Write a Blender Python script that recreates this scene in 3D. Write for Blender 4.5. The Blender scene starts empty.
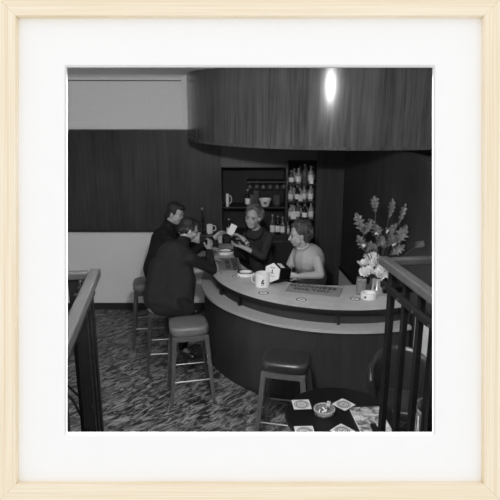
import bpy, bmesh, math, random
from mathutils import Vector, Matrix, Euler
random.seed(7)
PI = math.pi
scn = bpy.context.scene
COL = scn.collection
V = Vector

# ---------------------------------------------------------------- materials
def new_mat(name):
    m = bpy.data.materials.new(name); m.use_nodes = True
    nt = m.node_tree
    return m, nt, nt.nodes['Principled BSDF']

def grey(name, v, rough=0.5, metal=0.0, var=0.12, scale=18.0, bump=0.0, bscale=60.0, coat=0.0, spec=0.5):
    """procedural grey: soft noise variation round a base value (v = linear reflectance)"""
    m, nt, b = new_mat(name)
    tc = nt.nodes.new('ShaderNodeTexCoord')
    n = nt.nodes.new('ShaderNodeTexNoise'); n.inputs['Scale'].default_value = scale; n.inputs['Detail'].default_value = 4
    r = nt.nodes.new('ShaderNodeValToRGB')
    lo, hi = v*(1-var), min(1, v*(1+var))
    r.color_ramp.elements[0].position = .3; r.color_ramp.elements[1].position = .7
    r.color_ramp.elements[0].color = (lo, lo, lo, 1); r.color_ramp.elements[1].color = (hi, hi, hi, 1)
    nt.links.new(tc.outputs['Object'], n.inputs['Vector']); nt.links.new(n.outputs['Fac'], r.inputs['Fac'])
    nt.links.new(r.outputs['Color'], b.inputs['Base Color'])
    b.inputs['Roughness'].default_value = rough; b.inputs['Metallic'].default_value = metal
    b.inputs['Coat Weight'].default_value = coat; b.inputs['Specular IOR Level'].default_value = spec
    if bump:
        n2 = nt.nodes.new('ShaderNodeTexNoise'); n2.inputs['Scale'].default_value = bscale
        bp = nt.nodes.new('ShaderNodeBump'); bp.inputs['Strength'].default_value = bump; bp.inputs['Distance'].default_value = .01
        nt.links.new(tc.outputs['Object'], n2.inputs['Vector']); nt.links.new(n2.outputs['Fac'], bp.inputs['Height'])
        nt.links.new(bp.outputs['Normal'], b.inputs['Normal'])
    return m

def wood(name, dark, light, rough=.35, stretch=(14, 14, .6), spec=.5, coat=0.0, tint=(1, 1, 1), fine=5.0, blotch=.35, grainbump=0.0):
    """straight-grained veneer; stretch gives the noise frequency along x, y and z"""
    m, nt, b = new_mat(name)
    tc = nt.nodes.new('ShaderNodeTexCoord')
    mp = nt.nodes.new('ShaderNodeMapping'); mp.inputs['Scale'].default_value = stretch
    n = nt.nodes.new('ShaderNodeTexNoise'); n.inputs['Scale'].default_value = 1.0; n.inputs['Detail'].default_value = 7; n.inputs['Roughness'].default_value = .65
    mp2 = nt.nodes.new('ShaderNodeMapping'); mp2.inputs['Scale'].default_value = [s*fine for s in stretch]
    n2 = nt.nodes.new('ShaderNodeTexNoise'); n2.inputs['Scale'].default_value = 1.0; n2.inputs['Detail'].default_value = 3
    n3 = nt.nodes.new('ShaderNodeTexNoise'); n3.inputs['Scale'].default_value = 1.3
    a = nt.nodes.new('ShaderNodeMix'); a.data_type = 'FLOAT'; a.inputs[0].default_value = .4
    a2 = nt.nodes.new('ShaderNodeMix'); a2.data_type = 'FLOAT'; a2.inputs[0].default_value = blotch
    r = nt.nodes.new('ShaderNodeValToRGB')
    r.color_ramp.elements[0].position = .36; r.color_ramp.elements[1].position = .64
    r.color_ramp.elements[0].color = (*[dark*t for t in tint], 1) if not isinstance(dark, tuple) else (*dark, 1)
    r.color_ramp.elements[1].color = (*[light*t for t in tint], 1) if not isinstance(light, tuple) else (*light, 1)
    L = nt.links.new
    L(tc.outputs['Object'], mp.inputs['Vector']); L(tc.outputs['Object'], mp2.inputs['Vector']); L(tc.outputs['Object'], n3.inputs['Vector'])
    L(mp.outputs['Vector'], n.inputs['Vector']); L(mp2.outputs['Vector'], n2.inputs['Vector'])
    L(n.outputs['Fac'], a.inputs[2]); L(n2.outputs['Fac'], a.inputs[3])
    L(a.outputs[0], a2.inputs[2]); L(n3.outputs['Fac'], a2.inputs[3])
    L(a2.outputs[0], r.inputs['Fac']); L(r.outputs['Color'], b.inputs['Base Color'])
    b.inputs['Roughness'].default_value = rough; b.inputs['Specular IOR Level'].default_value = spec
    b.inputs['Coat Weight'].default_value = coat
    return m

def floor_mat():
    m, nt, b = new_mat('marbled_linoleum')
    L = nt.links.new
    tc = nt.nodes.new('ShaderNodeTexCoord')
    mp0 = nt.nodes.new('ShaderNodeMapping'); mp0.inputs['Rotation'].default_value = (0, 0, math.radians(-47))
    mp = nt.nodes.new('ShaderNodeMapping'); mp.inputs['Scale'].default_value = (7.0, 20, 1)
    n = nt.nodes.new('ShaderNodeTexNoise'); n.inputs['Scale'].default_value = 1.0; n.inputs['Detail'].default_value = 4; n.inputs['Roughness'].default_value = .68
    n.inputs['Distortion'].default_value = 1.3
    r = nt.nodes.new('ShaderNodeValToRGB')
    for p, v in ((0.40, .006), (.46, .030), (.52, .12), (.64, .26)):
        e = r.color_ramp.elements.new(p); e.color = (v, v, v, 1)
    r.color_ramp.elements.remove(r.color_ramp.elements[0]); r.color_ramp.elements.remove(r.color_ramp.elements[-1])
    L(tc.outputs['Object'], mp0.inputs['Vector']); L(mp0.outputs['Vector'], mp.inputs['Vector']); L(mp.outputs['Vector'], n.inputs['Vector'])
    L(n.outputs['Fac'], r.inputs['Fac']); L(r.outputs['Color'], b.inputs['Base Color'])
    b.inputs['Roughness'].default_value = .55
    return m

def glass_mat(name, v=.9, rough=.02):
    m, nt, b = new_mat(name)
    b.inputs['Base Color'].default_value = (v, v, v, 1); b.inputs['Roughness'].default_value = rough
    b.inputs['Transmission Weight'].default_value = .85; b.inputs['IOR'].default_value = 1.45
    return m

M = dict(
    drum=wood('drum_veneer', .025, .095, rough=.17, stretch=(11, 11, .5), blotch=.22, spec=.26),
    panel=wood('wall_veneer', .008, .042, rough=.45, spec=.25, stretch=(9, 9, .45)),
    barwood=wood('bar_veneer', .016, .036, rough=.5, spec=.25, stretch=(12, 12, .9)),
    darkwood=wood('dark_stained_wood', .010, .022, rough=.4, stretch=(12, 12, 1)),
    rail=wood('rail_wood', .015, .032, rough=.4, stretch=(6, 2, 9)),
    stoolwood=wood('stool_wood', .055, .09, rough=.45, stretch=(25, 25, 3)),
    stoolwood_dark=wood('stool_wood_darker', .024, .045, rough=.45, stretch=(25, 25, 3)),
    cream=grey('cream_wall_paint', .66, .8, var=.05, scale=60, bump=.25, bscale=220),
    ceiling=grey('ceiling_paint', .8, .85, var=.03),
    black=grey('black_paint', .003, .6, var=.1, spec=.15),
    blackmatt=grey('black_matt', .008, .7, var=.1),
    skirting=grey('black_skirting', .008, .5),
    lam=grey('pale_laminate', .50, .35, var=.10, scale=14),
    ledge=grey('ledge_laminate', .34, .4, var=.05),
    edge=grey('dark_edging', .010, .35),
    vinyl=grey('grey_vinyl', .10, .42, var=.06, bump=.15, bscale=90),
    vinylblack=grey('black_vinyl', .018, .36, var=.1, bump=.1, bscale=90),
    chrome=grey('dull_chrome', .30, .28, metal=1.0, var=.05),
    suit=grey('dark_suit_cloth', .008, .9, var=.15, scale=80, bump=.2, bscale=200, spec=.2),
    suit2=grey('charcoal_suit_cloth', .0145, .9, var=.15, scale=80, bump=.2, bscale=200, spec=.2),
    dress=grey('dark_dress_cloth', .028, .9, var=.12, scale=60, spec=.2),
    dresstrim=grey('dress_trim', .007, .9, spec=.1),
    knit=grey('grey_knit', .38, .9, var=.10, scale=140, bump=.4, bscale=260, spec=.2),
    skirt=grey('skirt_cloth', .03, .9),
    shoe=grey('shoe_leather', .01, .3),
    skin=grey('skin', .33, .55, var=.05, scale=30),
    hairdark=grey('dark_hair', .008, .5, var=.5, scale=60, bump=.8, bscale=110),
    haircurly=grey('curly_hair', .055, .6, var=.5, scale=50, bump=1.0, bscale=70),
    hairfair=grey('fair_hair', .10, .6, var=.45, scale=60, bump=.8, bscale=80),
    eye=grey('eye_dark', .02, .3), lip=grey('lips', .13, .5), teeth=grey('teeth', .7, .3),
    white=grey('white_glaze', .78, .25, var=.03), paper=grey('white_card', .75, .7, var=.04),
    print=grey('printed_grey', .09, .6), printdark=grey('printed_black', .012, .6),
    barmat=grey('bar_mat_cloth', .20, .8, var=.15, scale=90),
    barmat_pale=grey('pale_bar_mat', .25, .8, var=.08, scale=90),
    matcard=grey('beer_mat_card', .36, .8, var=.04),
    glass=glass_mat('clear_glass'), glassdark=grey('dark_bottle_glass', .012, .08, var=.2),
    glassgrey=grey('grey_bottle_glass', .09, .12, var=.3), glasspale=grey('pale_bottle_glass', .3, .15, var=.3),
    leaf=grey('dried_leaf', .10, .7, var=.35, scale=30), stem=grey('plant_stem', .05, .7),
    petal=grey('white_petal', .85, .8, var=.08, scale=60), steel=grey('bright_steel', .75, .16, metal=1.0, var=.05),
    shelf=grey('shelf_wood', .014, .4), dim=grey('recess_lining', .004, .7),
    tabletop=grey('black_table_top', .004, .3),
    wicker=grey('woven_cane', .16, .8, var=.6, scale=60),
    mat_board=grey('white_mat_board', .93, .95, var=.004, spec=.0),
    bevel=grey('mat_board_core', .74, .95, var=.01, spec=0.0),
    outer_wall=grey('white_outer_wall', .45, .9, var=.02),
    slab=grey('landing_floor', .6, .9, var=.03),
)
def magazine_mat():
    m, nt, b = new_mat('magazine_cover')
    tc = nt.nodes.new('ShaderNodeTexCoord'); n = nt.nodes.new('ShaderNodeTexNoise')
    n.inputs['Scale'].default_value = 17; n.inputs['Detail'].default_value = 5; n.inputs['Distortion'].default_value = 1.2
    r = nt.nodes.new('ShaderNodeValToRGB'); r.color_ramp.elements[0].position = .4; r.color_ramp.elements[1].position = .62
    r.color_ramp.elements[0].color = (.04, .04, .04, 1); r.color_ramp.elements[1].color = (.42, .42, .42, 1)
    nt.links.new(tc.outputs['Object'], n.inputs['Vector']); nt.links.new(n.outputs['Fac'], r.inputs['Fac']); nt.links.new(r.outputs['Color'], b.inputs['Base Color'])
    b.inputs['Roughness'].default_value = .3
    return m
M['magazine'] = magazine_mat()
FLOOR = floor_mat()

# ---------------------------------------------------------------- helpers
def tag(o, label=None, cat=None, group=None, kind=None):
    if label: o['label'] = label
    if cat: o['category'] = cat
    if group: o['group'] = group
    if kind: o['kind'] = kind
    return o

def link_bm(name, bm, mat, parent=None, smooth=False, bevel=0.0, seg=2):
    bmesh.ops.recalc_face_normals(bm, faces=bm.faces)
    me = bpy.data.meshes.new(name); bm.to_mesh(me); bm.free()
    o = bpy.data.objects.new(name, me); COL.objects.link(o)
    me.materials.append(mat)
    if smooth:
        for p in me.polygons: p.use_smooth = True
        if smooth == 'auto':
            me.polygons.foreach_set('use_smooth', [True]*len(me.polygons))
            try: me.set_sharp_from_angle(angle=math.radians(40))
            except Exception: pass
    if bevel:
        md = o.modifiers.new('bevel', 'BEVEL'); md.width = bevel; md.segments = seg; md.limit_method = 'ANGLE'
    if parent: o.parent = parent
    return o

def empty(name, loc, rz=0.0):
    o = bpy.data.objects.new(name, None); COL.objects.link(o)
    o.location = loc; o.rotation_euler = (0, 0, rz); o.empty_display_size = .1
    return o

def add_box(bm, c, s, rot=None):
    mt = Matrix.Translation(c)
    if rot is not None: mt = mt @ (rot.to_matrix().to_4x4() if isinstance(rot, Euler) else rot.to_4x4())
    mt = mt @ Matrix.Diagonal((*s, 1))
    return bmesh.ops.create_cube(bm, size=1.0, matrix=mt)['verts']

def frame_of(d):
    d = V(d).normalized()
    up = V((0, 0, 1)) if abs(d.z) < .95 else V((0, 1, 0))
    x = up.cross(d).normalized(); y = d.cross(x)
    return Matrix((x, y, d)).transposed()

def add_bar(bm, a, b, w, h, up=None):
    """square bar from a to b"""
    a, b = V(a), V(b); d = (b-a).normalized()
    upv = V(up) if up else (V((0, 0, 1)) if abs(d.z) < .9 else V((0, 1, 0)))
    x = upv.cross(d).normalized(); y = d.cross(x)
    R = Matrix((x, y, d)).transposed().to_4x4()
    add_box_m(bm, Matrix.Translation((a+b)/2) @ R @ Matrix.Diagonal((w, h, (b-a).length, 1)))
def add_box_m(bm, m): bmesh.ops.create_cube(bm, size=1.0, matrix=m)

def add_tube(bm, pts, r, n=10, cap=True):
    pts = [V(p) for p in pts]; rings = []
    for i, p in enumerate(pts):
        d = (pts[min(i+1, len(pts)-1)]-pts[max(i-1, 0)])
        F = frame_of(d); rr = r[i] if isinstance(r, (list, tuple)) else r
        if i and rings:   # keep rings aligned
            x = prevx - d.normalized()*prevx.dot(d.normalized()); x.normalize(); y = d.normalized().cross(x)
        else:
            x, y = F.col[0].to_3d(), F.col[1].to_3d()
        prevx = x
        rings.append([bm.verts.new(p + x*rr*math.cos(2*PI*k/n) + y*rr*math.sin(2*PI*k/n)) for k in range(n)])
    for a, b in zip(rings, rings[1:]):
        for k in range(n): bm.faces.new((a[k], a[(k+1) % n], b[(k+1) % n], b[k]))
    if cap: bm.faces.new(rings[0][::-1]); bm.faces.new(rings[-1])

def add_lathe(bm, prof, c=(0, 0, 0), n=28, closed=False, M4=None):
    """prof: list of (r, z)"""
    c = V(c); rings = []
    for r, z in prof:
        if r < 1e-5:
            rings.append([bm.verts.new(c+V((0, 0, z)))])
        else:
            rings.append([bm.verts.new(c+V((r*math.cos(2*PI*k/n), r*math.sin(2*PI*k/n), z))) for k in range(n)])
    pairs = list(zip(rings, rings[1:]))
    if closed: pairs.append((rings[-1], rings[0]))
    for a, b in pairs:
        for k in range(n):
            k2 = (k+1) % n
            if len(a) == 1 and len(b) == 1: continue
            if len(a) == 1: bm.faces.new((a[0], b[k2], b[k]))
            elif len(b) == 1: bm.faces.new((a[k], a[k2], b[0]))
            else: bm.faces.new((a[k], a[k2], b[k2], b[k]))
    if M4 is not None:
        vs = [v for r in rings for v in r]
        bmesh.ops.transform(bm, matrix=M4, verts=vs)

def add_prism(bm, poly, z0, z1):
    lo = [bm.verts.new((x, y, z0)) for x, y in poly]; hi = [bm.verts.new((x, y, z1)) for x, y in poly]
    bm.faces.new(lo[::-1]); bm.faces.new(hi)
    n = len(poly)
    for i in range(n): bm.faces.new((lo[i], lo[(i+1) % n], hi[(i+1) % n], hi[i]))

def add_ribbon(bm, outer, inner, z0, z1):
    """solid strip between two polylines of equal length"""
    n = len(outer); R = []
    for (a, b) in zip(outer, inner):
        R.append([bm.verts.new((a[0], a[1], z0)), bm.verts.new((a[0], a[1], z1)), bm.verts.new((b[0], b[1], z1)), bm.verts.new((b[0], b[1], z0))])
    for p, q in zip(R, R[1:]):
        for k in range(4): bm.faces.new((p[k], p[(k+1) % 4], q[(k+1) % 4], q[k]))
    bm.faces.new(R[0]); bm.faces.new(R[-1][::-1])

def box_obj(name, c, s, mat, parent=None, bevel=0.0, rot=None, smooth=False):
    bm = bmesh.new(); add_box(bm, c, s, rot); return link_bm(name, bm, mat, parent, smooth, bevel)

def struct(o): o['kind'] = 'structure'; return o

def text_mesh(body, size, extrude=.0016, bold=0.0, align='CENTER', spacing=1.0):
    cu = bpy.data.curves.new('lettering', 'FONT'); cu.body = body; cu.size = size; cu.extrude = extrude
    cu.offset = bold; cu.align_x = align; cu.align_y = 'CENTER'; cu.space_character = spacing; cu.resolution_u = 3
    o = bpy.data.objects.new('lettering', cu); COL.objects.link(o)
    bpy.context.view_layer.update()
    dg = bpy.context.evaluated_depsgraph_get()
    me = bpy.data.meshes.new_from_object(o.evaluated_get(dg))
    bpy.data.objects.remove(o); bpy.data.curves.remove(cu)
    return me
def text_obj(name, body, size, mat, parent, loc, rot, **k):
    me = text_mesh(body, size, **k); me.materials.clear(); me.materials.append(mat)
    o = bpy.data.objects.new(name, me); COL.objects.link(o); o.parent = parent; o.location = loc; o.rotation_euler = rot
    return o

def copy_tree(o, parent=None):
    c = o.copy(); COL.objects.link(c); c.parent = parent
    for ch in list(o.children): copy_tree(ch, c)
    return c

# organic solids: a union of tapered capsules and ellipsoids, voxel-fused into one surface
def add_capsule(bm, p0, p1, r0, r1, n=12):
    t = bmesh.new()
    for p, r in ((p0, r0), (p1, r1)):
        bmesh.ops.create_uvsphere(t, u_segments=n, v_segments=max(6, n//2+2), radius=r, matrix=Matrix.Translation(p))
    res = bmesh.ops.convex_hull(t, input=t.verts)
    junk = [g for g in res['geom_interior'] if isinstance(g, bmesh.types.BMVert)]
    if junk: bmesh.ops.delete(t, geom=junk, context='VERTS')
    me = bpy.data.meshes.new('t'); t.to_mesh(me); t.free(); bm.from_mesh(me); bpy.data.meshes.remove(me)
def add_ell(bm, c, r, R=None, seg=20):
    mt = Matrix.Translation(c)
    if R is not None: mt = mt @ R.to_4x4()
    bmesh.ops.create_uvsphere(bm, u_segments=seg, v_segments=seg//2+2, radius=1.0, matrix=mt @ Matrix.Diagonal((*r, 1)))

def blob(name, fill, mat, parent, voxel=.008, smooth=4, origin=None):
    """fill(bm) adds the pieces in world space; the fused mesh is stored relative to the parent"""
    bm = bmesh.new(); fill(bm)
    bmesh.ops.recalc_face_normals(bm, faces=bm.faces)
    me = bpy.data.meshes.new(name); bm.to_mesh(me); bm.free()
    t = bpy.data.objects.new('tmp', me); COL.objects.link(t)
    md = t.modifiers.new('r', 'REMESH'); md.mode = 'VOXEL'; md.voxel_size = voxel; md.use_smooth_shade = True
    if smooth:
        s = t.modifiers.new('s', 'SMOOTH'); s.factor = .5; s.iterations = smooth
    bpy.context.view_layer.update()
    out = bpy.data.meshes.new_from_object(t.evaluated_get(bpy.context.evaluated_depsgraph_get()))
    bpy.data.objects.remove(t)
    out.name = name
    if parent: out.transform(Matrix.Translation(-parent.location))
    out.materials.clear(); out.materials.append(mat)
    for p in out.polygons: p.use_smooth = True
    o = bpy.data.objects.new(name, out); COL.objects.link(o)
    if parent: o.parent = parent
    return o

# ================================================================ THE ROOM
YB = 7.07
H_CEIL = 3.06
CX, CY = .92, 5.93          # centre of the round bar
# floor
struct(box_obj('floor', (0, 4.4, -.05), (7.4, 7.0, .10), FLOOR))
# ceiling
struct(box_obj('ceiling', (0, 4.8, H_CEIL+.05), (7.4, 6.2, .10), M['ceiling']))
# back wall left part: cream above the wood dado, cream below
def wall_panel(name, x0, x1, z0, z1, y, mat, th=.05, parent=None):
    o = box_obj(name, ((x0+x1)/2, y+th/2, (z0+z1)/2), (x1-x0, th, z1-z0), mat, parent)
    return o
RX0, RX1, RZ0, RZ1 = -.37, .86, .0, 2.02      # recess behind the bar
w = struct(wall_panel('wall_back', -3.6, RX0, 0, H_CEIL, YB, M['cream'], .10))
struct(wall_panel('wall_back_upper', RX0, RX1, RZ1, H_CEIL, YB, M['darkwood'], .10))  # darker wood than its neighbours, painting in the canopy's shadow
struct(wall_panel('wall_back_right', RX1, 3.6, 0, H_CEIL, YB, M['panel'], .10))
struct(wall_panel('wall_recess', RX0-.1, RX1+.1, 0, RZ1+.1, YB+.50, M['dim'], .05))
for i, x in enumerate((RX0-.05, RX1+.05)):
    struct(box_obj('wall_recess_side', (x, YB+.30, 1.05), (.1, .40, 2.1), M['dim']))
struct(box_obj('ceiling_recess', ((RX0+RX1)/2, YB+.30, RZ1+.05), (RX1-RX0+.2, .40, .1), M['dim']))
struct(wall_panel('trim_11', RX0, .465, 1.93, RZ1, YB, M['darkwood'], .10))  # header strip, its dark tone painting in the canopy's shadow
# wainscot panel on the left back wall
struct(wall_panel('trim_1', -3.6, RX0, 1.10, 2.39, YB-.018, M['panel'], .018))
struct(box_obj('trim_2', (-2.0, YB-.022, 2.395), (3.25, .034, .022), M['darkwood']))
struct(box_obj('trim_3', (-2.0, YB-.022, 1.098), (3.25, .034, .02), M['edge']))
struct(box_obj('baseboard_back', (-2.0, YB-.012, .045), (3.2, .024, .09), M['skirting']))
# cove between wall and ceiling, shallow pilaster at its end
bm = bmesh.new(); prof = [(YB, 2.995)]
prof += [(YB-.012-.09*(1-math.cos(a)), 3.0+.06*math.sin(a)) for a in [k*PI/16 for k in range(9)]] + [(YB, H_CEIL)]
rows = [[bm.verts.new((x, y, z)) for (y, z) in prof] for x in (-3.6, -.80)]
for k in range(len(prof)-1): bm.faces.new((rows[0][k], rows[0][k+1], rows[1][k+1], rows[1][k]))
bm.faces.new(rows[0]); bm.faces.new(rows[1][::-1])
struct(link_bm('trim_4', bm, M['cream'], smooth='auto'))
struct(box_obj('trim_5', (-.80, YB-.015, 2.73), (.085, .03, .66), M['cream'], bevel=.006))
struct(box_obj('trim_12', (-2.2, YB-.004, 2.990), (2.8, .008, .008), M['edge']))
# right wall running towards the viewer
def slanted(name, y0, y1, z0, z1, off, th, mat):
    def X(y): return 1.21 + .101*(YB-y) - off
    bm = bmesh.new()
    add_prism(bm, [(X(y0), y0), (X(y1), y1), (X(y1)+th, y1), (X(y0)+th, y0)], z0, z1)
    return struct(link_bm(name, bm, mat))
slanted('wall_right', YB+.1, 2.0, 0, 2.29, 0, .08, M['panel'])
slanted('trim_6', YB, 5.45, 0, .58, .012, .012, M['cream'])
slanted('trim_7', YB, 5.45, .58, .61, .025, .025, M['edge'])
slanted('trim_8', 4.52, 2.0, 0, 1.0, .012, .012, M['cream'])
slanted('trim_9', 4.52, 2.0, 1.0, 1.03, .02, .02, M['edge'])
slanted('baseboard_right', 4.40, 2.0, 0, .09, .025, .025, M['skirting'])
struct(box_obj('wall_left', (-3.62, 4.4, 1.53), (.1, 7.0, 3.06), M['cream']))
struct(box_obj('wall_right_outer', (3.62, 4.4, 1.53), (.1, 7.0, 3.06), M['cream']))
# drum-shaped canopy over the bar
DC = (1.055, 6.85); DR = 1.785; DZ = 2.31
def arc(cx, cy, r, a0, a1, n): return [(cx+r*math.cos(a0+(a1-a0)*k/n), cy+r*math.sin(a0+(a1-a0)*k/n)) for k in range(n+1)]
root = empty('bar_canopy', (DC[0], DC[1], DZ))
def loc(pts, c): return [(x-c[0], y-c[1]) for x, y in pts]
a0, a1 = PI*1.0-math.asin(-.27/DR)*-1 - .0, 2*PI
a_l = PI + .155 ; a_r = 2*PI + .2
A = loc(arc(*DC, DR, PI-.0, 2*PI+.1, 96), DC); Bn = loc(arc(*DC, DR-.03, PI-.0, 2*PI+.1, 96), DC)
bm = bmesh.new(); add_ribbon(bm, A, Bn, 0.03, H_CEIL-DZ); link_bm('drum_panel', bm, M['drum'], root, smooth='auto')
A2 = loc(arc(*DC, DR+.014, PI-.0, 2*PI+.1, 96), DC)
bm = bmesh.new(); add_ribbon(bm, A2, loc(arc(*DC, DR-.03, PI, 2*PI+.1, 96), DC), 0, .03); link_bm('drum_moulding', bm, M['drum'], root, smooth='auto')
bm = bmesh.new(); pl = loc(arc(*DC, DR-.02, PI, 2*PI, 64), DC) + [(DR-.02, .2), (-DR+.02, .2)]; add_prism(bm, pl, .006, .02); link_bm('soffit', bm, M['darkwood'], root)
tag(root, 'big curved drum canopy of polished dark wood veneer above the bar', 'canopy')

# ================================================================ THE BAR
bar = empty('bar_counter', (CX, CY, 0))
def rad(r, xr=1.44, n=72, back=6.98):
    """outline from the back wall at left, round the front, to x = xr at right"""
    aend = 2*PI - math.acos((xr-CX)/r)
    pts = [(CX-r, back), (CX-r, (back+CY)/2)] + arc(CX, CY, r, PI, aend, n)
    return pts
def off_ribbon(name, ro, ri, z0, z1, mat, parent, xr=1.44):
    bm = bmesh.new(); add_ribbon(bm, loc(rad(ro, xr), (CX, CY)), loc(rad(ri, xr), (CX, CY)), z0, z1)
    return link_bm(name, bm, mat, parent, smooth='auto')
off_ribbon('kickboard', 1.415, 1.40, 0, .05, M['skirting'], bar)
off_ribbon('front_panel', 1.435, 1.395, .05, .772, M['barwood'], bar)
o = off_ribbon('ledge', 1.468, 1.26, .772, .80, M['ledge'], bar); o['label'] = 'pale laminate ledge running round the bar'
off_ribbon('riser', 1.30, 1.26, .80, .915, M['barwood'], bar)
bm = bmesh.new(); add_box(bm, (1.375-CX, 5.06-CY, .455), (.03, .9, .91), Matrix.Rotation(.1, 3, 'Z')); link_bm('end_panel', bm, M['barwood'], bar)
for a in (PI*1.22, PI*1.47, PI*1.13):
    p = V((1.325*math.cos(a), 1.325*math.sin(a), 0)); bm = bmesh.new()
    R = Matrix.Rotation(a, 3, 'Z')
    add_box(bm, p+V((0, 0, .865)), (.05, .022, .10), R); add_box(bm, p+V((0, 0, .815))-V((.0, 0, 0)), (.03, .03, .03), R)
    link_bm('bracket', bm, M['edge'], bar, bevel=.004)
tag(bar, 'curved dark wood bar front with a pale ledge below the counter', 'bar counter')
# worktop
inner = [(-.22, 6.98), (-.21, 6.7), (-.205, 6.45), (-.165, 6.2), (-.11, 6.03), (-.03, 5.83), (.06, 5.68), (.18, 5.52), (.31, 5.42), (.45, 5.34), (.60, 5.29), (.78, 5.26), (.95, 5.26), (1.12, 5.29), (1.28, 5.34), (1.35, 5.36)]
def resample(pts, n):
    d = [0]
    for a, b in zip(pts, pts[1:]): d.append(d[-1]+math.dist(a, b))
    out = []; j = 0
    for k in range(n):
        s = d[-1]*k/(n-1)
        while j < len(d)-2 and d[j+1] < s: j += 1
        t = (s-d[j])/max(1e-9, d[j+1]-d[j]); out.append((pts[j][0]+(pts[j+1][0]-pts[j][0])*t, pts[j][1]+(pts[j+1][1]-pts[j][1])*t))
    return out
top = empty('bar_worktop', (CX, CY, .915))
OUT = resample(rad(1.35, 1.445), 110)
INN = resample(inner, 110)
bm = bmesh.new(); add_ribbon(bm, loc(OUT, (CX, CY)), loc(INN, (CX, CY)), 0.004, .035); link_bm('laminate_top', bm, M['lam'], top, smooth='auto')
OUT2 = resample(rad(1.358, 1.445), 110); OUT1 = resample(rad(1.345, 1.445), 110)
bm = bmesh.new(); add_ribbon(bm, loc(OUT2, (CX, CY)), loc(OUT1, (CX, CY)), 0, .033); link_bm('edging', bm, M['edge'], top, smooth='auto')
tag(top, 'pale speckled laminate worktop curving round the top of the bar', 'worktop')
ZT = .951
# back bar: cabinet and shelves in the recess
cab = empty('back_bar_cabinet', (.245, 7.32, 0))
box_obj('body', (0, 0, .50), (1.18, .44, 1.0), M['darkwood'], cab)
box_obj('cabinet_top', (0, -.01, 1.015), (1.20, .47, .03), M['shelf'], cab)
for k in range(3):
    d = box_obj('door', (-.39+.39*k, -.228, .5), (.37, .016, .9), M['darkwood'], cab, bevel=.004)
    bm = bmesh.new(); add_ell(bm, (-.39+.39*k+.14, -.248, .62), (.012, .012, .012), seg=10); link_bm('knob', bm, M['chrome'], d, smooth=True)
tag(cab, 'low dark back-bar cabinet in the recess behind the bar staff', 'cabinet')
def shelf(x0, x1, y0, y1, z, label):
    o = box_obj('shelf', (0, 0, 0), (x1-x0, y1-y0, .02), M['shelf'], None, bevel=.003)
    o.location = ((x0+x1)/2, (y0+y1)/2, z); tag(o, label, 'shelf'); return o
YS0, YS1 = 7.12, 7.555
shelf(RX0+.002, .46, YS0+.06, YS1, 1.385, 'dark recess shelf holding the white flowered bowl')
shelf(.50, RX1-.005, YS0, YS1, 1.23, 'lower bottle shelf above the head of the woman in grey')
shelf(.50, RX1-.005, YS0, YS1, 1.47, 'middle bottle shelf beside the right edge of the recess')
shelf(.50, RX1-.005, YS0, YS1, 1.70, 'top bottle shelf beside the right edge of the recess')
struct(box_obj('trim_10', (.48, 7.34, 1.525), (.03, .42, .98), M['shelf']))

# ---------------------------------------------------------------- bottles
def bottle(kind, x, y, z, h, r, label, tilt=0.0, body='glassdark', lab=True, group=None, upside=False):
    root = empty('bottle', (x, y, z))
    prof = [(0, 0), (r*.92, 0), (r, .01), (r, h*.55), (r*.85, h*.64), (r*.36, h*.74), (r*.34, h*.94), (r*.42, h*.945), (r*.42, h*.975), (0, h*.975)]
    bm = bmesh.new(); add_lathe(bm, prof, n=18); g = link_bm('glass_body', bm, M[body], root, smooth='auto')
    if lab:
        bm = bmesh.new(); add_lathe(bm, [(r+.0012, h*.12), (r+.0012, h*.46)], n=18); link_bm('paper_label', bm, M['paper'], root, smooth=True)
    bm = bmesh.new(); add_lathe(bm, [(0, h*.985+.002), (r*.45, h*.985), (r*.45, h*.9), (r*.44, h*.9)], n=14); link_bm('cap', bm, M['glasspale'], root, smooth='auto')
    if upside: root.rotation_euler = (PI, 0, 0); root.location.z = z+h+.0
    root.rotation_euler.y += tilt
    tag(root, label, 'bottle', group); return root
yb = 7.2
top_lab = ['dark squat bottle at the left end of the top bottle shelf', 'pale-labelled bottle second on the top bottle shelf', 'tall dark bottle third on the top bottle shelf', 'slim bottle at the right end of the top bottle shelf']
mid_lab = ['white-labelled bottle at the left end of the middle bottle shelf', 'dark bottle second on the middle bottle shelf', 'tall pale bottle third on the middle bottle shelf', 'pale slim bottle at the right end of the middle bottle shelf']
low_lab = ['short pale bottle at the left end of the lower bottle shelf', 'grey bottle second on the lower bottle shelf', 'dark bottle third on the lower bottle shelf', 'tall pale bottle at the right end of the lower bottle shelf']
for (z, labs, hs, bodies) in ((1.71, top_lab, (.17, .20, .25, .23), ('glassgrey', 'glasspale', 'glassgrey', 'glasspale')),
                              (1.48, mid_lab, (.19, .20, .19, .21), ('glasspale', 'glassdark', 'glasspale', 'glasspale')),
                              (1.24, low_lab, (.18, .21, .19, .215), ('glasspale', 'glassgrey', 'glassdark', 'glasspale'))):
    for k in range(4):
        bottle('', .545+.086*k+random.uniform(-.008, .008), yb+random.uniform(-.03, .06), z+.001, hs[k], .036, labs[k], 0, bodies[k], k != 2 or z < 1.5, 'bottles on the side shelves')
for z, nm in ((1.711, 'top'), (1.481, 'middle'), (1.241, 'lower')):
    for k in range(4):
        bottle('', .59+.083*k, 7.40+random.uniform(-.02, .02), z, random.uniform(.17, .215), .033, 'bottle in the rear row of the '+nm+' bottle shelf, '+('first', 'second', 'third', 'fourth')[k]+' from the left', 0, random.choice(['glassgrey', 'glasspale']), True, 'bottles on the side shelves')
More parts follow.
